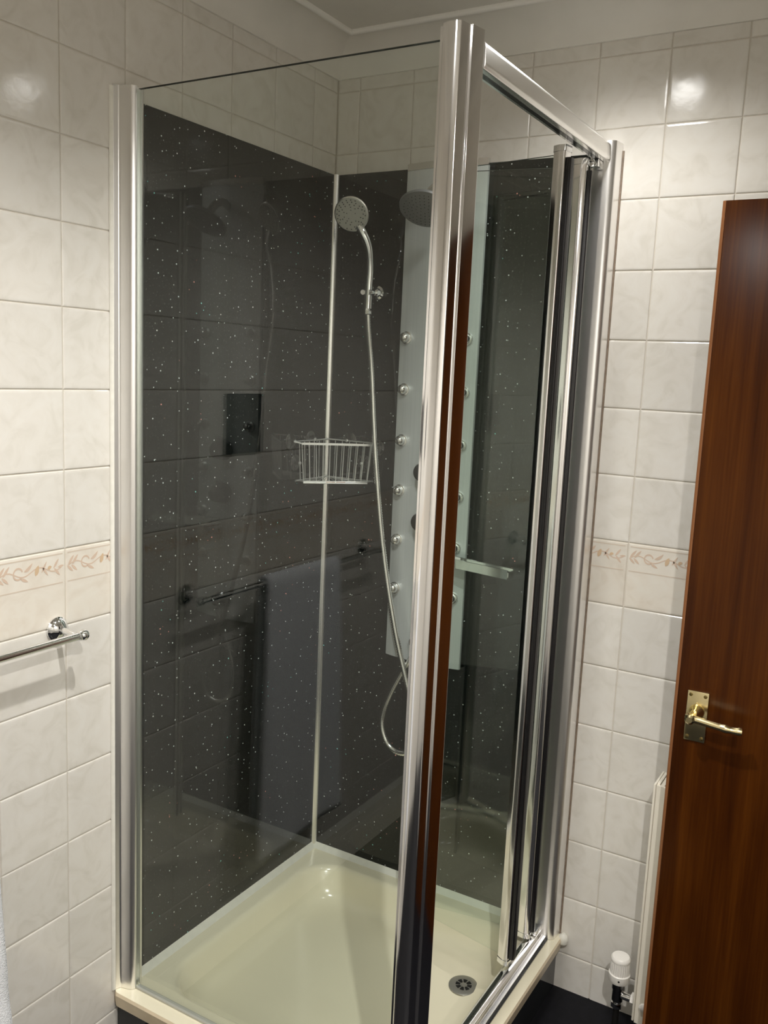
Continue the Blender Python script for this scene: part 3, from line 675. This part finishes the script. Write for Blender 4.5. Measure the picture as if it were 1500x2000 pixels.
for (ax, pos) in (('y', (0.150, 0, 1.262)), ('y', (0.172, 0, 1.318)), ('x', (0, 0.080, 1.318)), ('x', (0, 0.165, 1.305)), ('x', (0, 0.128, 1.262)), ('y', (0.085, 0, 1.320))):
    nrm = (0, 1, 0) if ax == 'y' else (1, 0, 0); og = Vector(pos); og[1 if ax == 'y' else 0] = 0.0078
    cupm = wp('suction_cup', lathe([(0.020, 0.0), (0.0215, 0.0005), (0.0205, 0.0018), (0.014, 0.004), (0.006, 0.0055), (0.005, 0.010), (0.0065, 0.0125), (0.003, 0.0135)], 22, nrm, og), 'clear_plastic')
    obj('cup_pin', lathe([(0.0015, 0.0136), (0.0042, 0.0138), (0.0042, 0.0165), (0.002, 0.0180)], 12, nrm, og), 'wire', cupm)

# ---------------------------------------------------------------- towel rail and towel on the left wall
tr = thing('towel_rail', 'chrome towel rail on the left tiled wall', 'towel rail', (0.885, 0.0, 0.99)); to = -Vector(tr.location)
def tp(name, me, mat):
    o = obj(name, me, mat, tr); o.location = to
RZ, RY = 0.9875, 0.058
for x in (0.893, 1.638):
    tp('rosette', lathe([(0.020, 0.0006), (0.0235, 0.0008), (0.0235, 0.004), (0.020, 0.0065), (0.021, 0.0085), (0.018, 0.0125), (0.011, 0.016), (0.0075, 0.018)], 28, (0, 1, 0), (x, 0, 0.992)), 'chrome')
    tp('arm', tube([(x, 0.014, 0.992), (x, 0.035, 0.991), (x, RY, RZ)], 0.0062, 12), 'chrome')
tp('bar', tube([(0.892, RY, RZ), (1.640, RY, RZ)], 0.0075, 16), 'chrome')
for x, s in ((0.892, -1), (1.640, 1)):
    tp('finial', lathe([(0.0075, 0.0), (0.0095, 0.001), (0.0095, 0.004), (0.008, 0.0055), (0.0105, 0.009), (0.0115, 0.014), (0.0095, 0.019), (0.004, 0.0215)], 18, (s, 0, 0), (x, RY, RZ)), 'chrome')
path = [(0.089, 0.285), (0.088, 0.36), (0.085, 0.50), (0.082, 0.66), (0.079, 0.82), (0.075, 0.93), (0.0755, 0.975), (0.071, 0.9985), (0.058, 1.0065), (0.045, 0.9985), (0.0405, 0.975), (0.038, 0.93), (0.034, 0.80), (0.030, 0.62), (0.027, 0.46), (0.025, 0.37)]
path = [(p.x, p.y) for p in spline([(y, z, 0) for y, z in path], 4)]
v, f = [], []; nx = 26; X0, X1 = 1.104, 1.415
for i, (y, z) in enumerate(path):
    for k in range(nx + 1):
        t = k / nx; x = X0 + (X1 - X0) * t; low = max(0, (0.98 - z)) / 0.7
        front = i < len(path) * 0.55
        yy = y + 0.005 * low * math.sin(t * 7 + (0 if front else 1.3)) + 0.002 * math.sin(t * 19 + z * 9) * low
        xx = x + (0.052 * low * (t - 0.62) if front else 0.004 * low)
        zz = z + (0.012 * (t - 0.5) * low)
        if front and 0.355 < z < 0.40: yy -= 0.0025
        v.append((xx, yy, zz))
for i in range(len(path) - 1):
    for k in range(nx):
        b0 = i * (nx + 1) + k; f.append((b0, b0 + 1, b0 + nx + 2, b0 + nx + 1))
tw = obj('towel', mesh('towel', v, f, 180), 'towel'); so_ = tw.modifiers.new('s', 'SOLIDIFY'); so_.thickness = 0.008; so_.offset = 1.0
tag(tw, 'white terry towel hanging over the chrome rail', 'towel')
for o_ in (tw,):
    pass
dk = thing('wall_plaque', 'small dark square plaque on the left tiled wall above the towel', 'plaque', (1.0845, 0.0, 1.367))
obj('plate', box(-0.066, 0.066, 0.0005, 0.006, -0.070, 0.070, 0.0015), 'dark_glass', dk)

# ---------------------------------------------------------------- room door (open, parallel to the right wall)
DXF = 0.200; DY0 = 1.0055
dr_ = thing('door_1', 'dark mahogany veneer door standing open beside the right tiled wall', 'door', (DXF, DY0, 0.006)); dr_['kind'] = 'structure'
do = -Vector(dr_.location)
def dp(name, me, mat, parent=None):
    o = obj(name, me, mat, parent or dr_)
    if parent is None: o.location = do
    return o
dp('leaf', box(DXF - 0.038, DXF, DY0 + 0.0065, DY0 + 0.78, 0.006, 1.8445, 0.001), 'mahogany')
dp('edge_lipping', prism(roundpoly([(DXF - 0.038, DY0 + 0.0063, 0), (DXF - 0.038, DY0 - 0.001, 0.003), (DXF - 0.004, DY0 - 0.001, 0.003), (DXF - 0.0004, DY0 + 0.0063, 0.002)]), 0.006, 1.8445), 'mahogany_edge')
HY, HZ = 1.0525, 0.849
pb = dp('backplate', box(DXF + 0.0002, DXF + 0.005, HY - 0.0205, HY + 0.0205, HZ - 0.052, HZ + 0.052, 0.0018), 'brass')
for sy in (-1, 1):
    for sz in (-1, 1):
        obj('screw', lathe([(0.0015, 0.0), (0.0036, 0.0), (0.0036, 0.0012), (0.002, 0.0018)], 12, (1, 0, 0), (DXF + 0.005, HY + sy * 0.014, HZ + sz * 0.044)), 'brass_screw', pb)
LZ = HZ + 0.010
hn_ = dp('lever_handle', lathe([(0.012, 0.0), (0.0155, 0.001), (0.0145, 0.006), (0.0095, 0.014), (0.0085, 0.030), (0.0095, 0.040), (0.0105, 0.046), (0.010, 0.053), (0.006, 0.057)], 20, (1, -0.05, 0), (DXF + 0.005, HY, LZ)), 'brass')
lp_ = spline([(DXF + 0.050, HY - 0.012, LZ + 0.001), (DXF + 0.0515, HY + 0.012, LZ), (DXF + 0.052, HY + 0.045, LZ - 0.003), (DXF + 0.050, HY + 0.075, LZ - 0.0055), (DXF + 0.046, HY + 0.092, LZ - 0.0055)], 6)
lr = [0.0075, 0.0095, 0.0098, 0.0090, 0.0078, 0.0072, 0.0070, 0.0070, 0.0070, 0.0070, 0.0071, 0.0072, 0.0073, 0.0073, 0.0074, 0.0086, 0.0086, 0.0070, 0.0070, 0.0072, 0.0076, 0.0080, 0.0084, 0.0084, 0.0082]
obj('lever', tube(lp_, lambda i: lr[min(i, len(lr) - 1)], 14), 'brass', hn_)

# ---------------------------------------------------------------- radiator with valve
rd = thing('radiator', 'cream panel radiator mostly hidden behind the wooden door', 'radiator', (0.08, 0.966, 0.075)); ro = -Vector(rd.location)
def rp_(name, me, mat, parent=None):
    o = obj(name, me, mat, parent or rd)
    if parent is None: o.location = ro
    return o
pf = [(0.046, 0.966)]
rp_('end_panel', box(0.042, 0.122, 0.9655, 0.9705, 0.080, 0.648, 0.002), 'radiator_paint')
fl_ = []
for k in range(13):
    y0 = 0.985 + 0.045 * k; fl_ += [(0.1195, y0), (0.1245, y0 + 0.008), (0.1245, y0 + 0.028), (0.1195, y0 + 0.036)]
rp_('front_panel', prism([(0.112, 0.971), (0.118, 0.971)] + fl_ + [(0.118, 1.60), (0.112, 1.60)], 0.075, 0.645), 'radiator_paint')
rp_('rear_panel', box(0.044, 0.050, 0.971, 1.60, 0.075, 0.645), 'radiator_paint')
rp_('end_panel', box(0.042, 0.122, 1.601, 1.606, 0.080, 0.648, 0.002), 'radiator_paint')
rp_('top_cap', box(0.0435, 0.1115, 0.971, 0.977, 0.640, 0.6475, 0.001), 'radiator_paint')
for k in range(26): rp_('grille_bar', box(0.051, 0.1115, 0.978 + 0.024 * k, 0.986 + 0.024 * k, 0.640, 0.644), 'radiator_paint')
rp_('bracket', box(GD + 0.0065, 0.0435, 1.02, 1.05, 0.20, 0.55), 'radiator_paint')
rp_('bracket', box(GD + 0.0065, 0.0435, 1.50, 1.53, 0.20, 0.55), 'radiator_paint')
rp_('bleed_plug', lathe([(0.006, 0), (0.009, 0.0), (0.009, 0.006), (0.005, 0.008)], 12, (1, 0, 0), (0.1246, 0.990, 0.125)), 'white_plastic')
VX, VY = 0.083, 0.9215
vt = thing('radiator_valve', 'white thermostatic radiator valve on a dark floor pipe', 'radiator valve', (VX, VY, 0.0)); vo = -Vector(vt.location)
def vp(name, me, mat):
    o = obj(name, me, mat, vt); o.location = vo; return o
vp('pipe', lathe([(0.0075, 0.0005), (0.0075, 0.085)], 16, org=(VX, VY, 0)), 'pipe_dark')
vp('nut', lathe([(0.009, 0.0), (0.0135, 0.001), (0.0135, 0.013), (0.009, 0.015)], 6, org=(VX, VY, 0.070)), 'chrome')
vp('valve_body', lathe([(0.010, 0.0), (0.0125, 0.003), (0.0125, 0.030), (0.0145, 0.033), (0.0145, 0.048), (0.012, 0.050)], 18, org=(VX, VY, 0.085)), 'chrome_dark')
vp('tail', tube([(VX, VY, 0.104), (VX, VY + 0.030, 0.104)], 0.0085, 14), 'chrome')
vp('tail_nut', lathe([(0.009, 0), (0.0145, 0.001), (0.0145, 0.011), (0.009, 0.012)], 6, (0, 1, 0), (VX, VY + 0.0305, 0.104)), 'white_plastic')
hd_ = vp('thermostat_head', lathe([(0.014, 0.0), (0.022, 0.002), (0.0245, 0.008), (0.0245, 0.022), (0.0228, 0.0235)], 28, org=(VX, VY, 0.1355)), 'white_plastic')
gv = []
for k in range(56):
    a_ = 2 * math.pi * k / 56; rr = 0.0225 if k % 2 else 0.0214; gv.append((VX + rr * math.cos(a_), VY + rr * math.sin(a_)))
vp('ribbed_grip', prism(gv, 0.1592, 0.188), 'white_plastic')
vp('cap', lathe([(0.0218, 0.0), (0.0225, 0.002), (0.0222, 0.008), (0.0190, 0.0115), (0.013, 0.0122)], 28, org=(VX, VY, 0.1882)), 'white_plastic')
obj('pointer', lathe([(0.0008, 0.0), (0.0022, 0.0), (0.0022, 0.0008)], 10, (0.97, 0.25, 0), (VX + 0.0240, VY + 0.0055, 0.150)), 'hole_black', hd_)
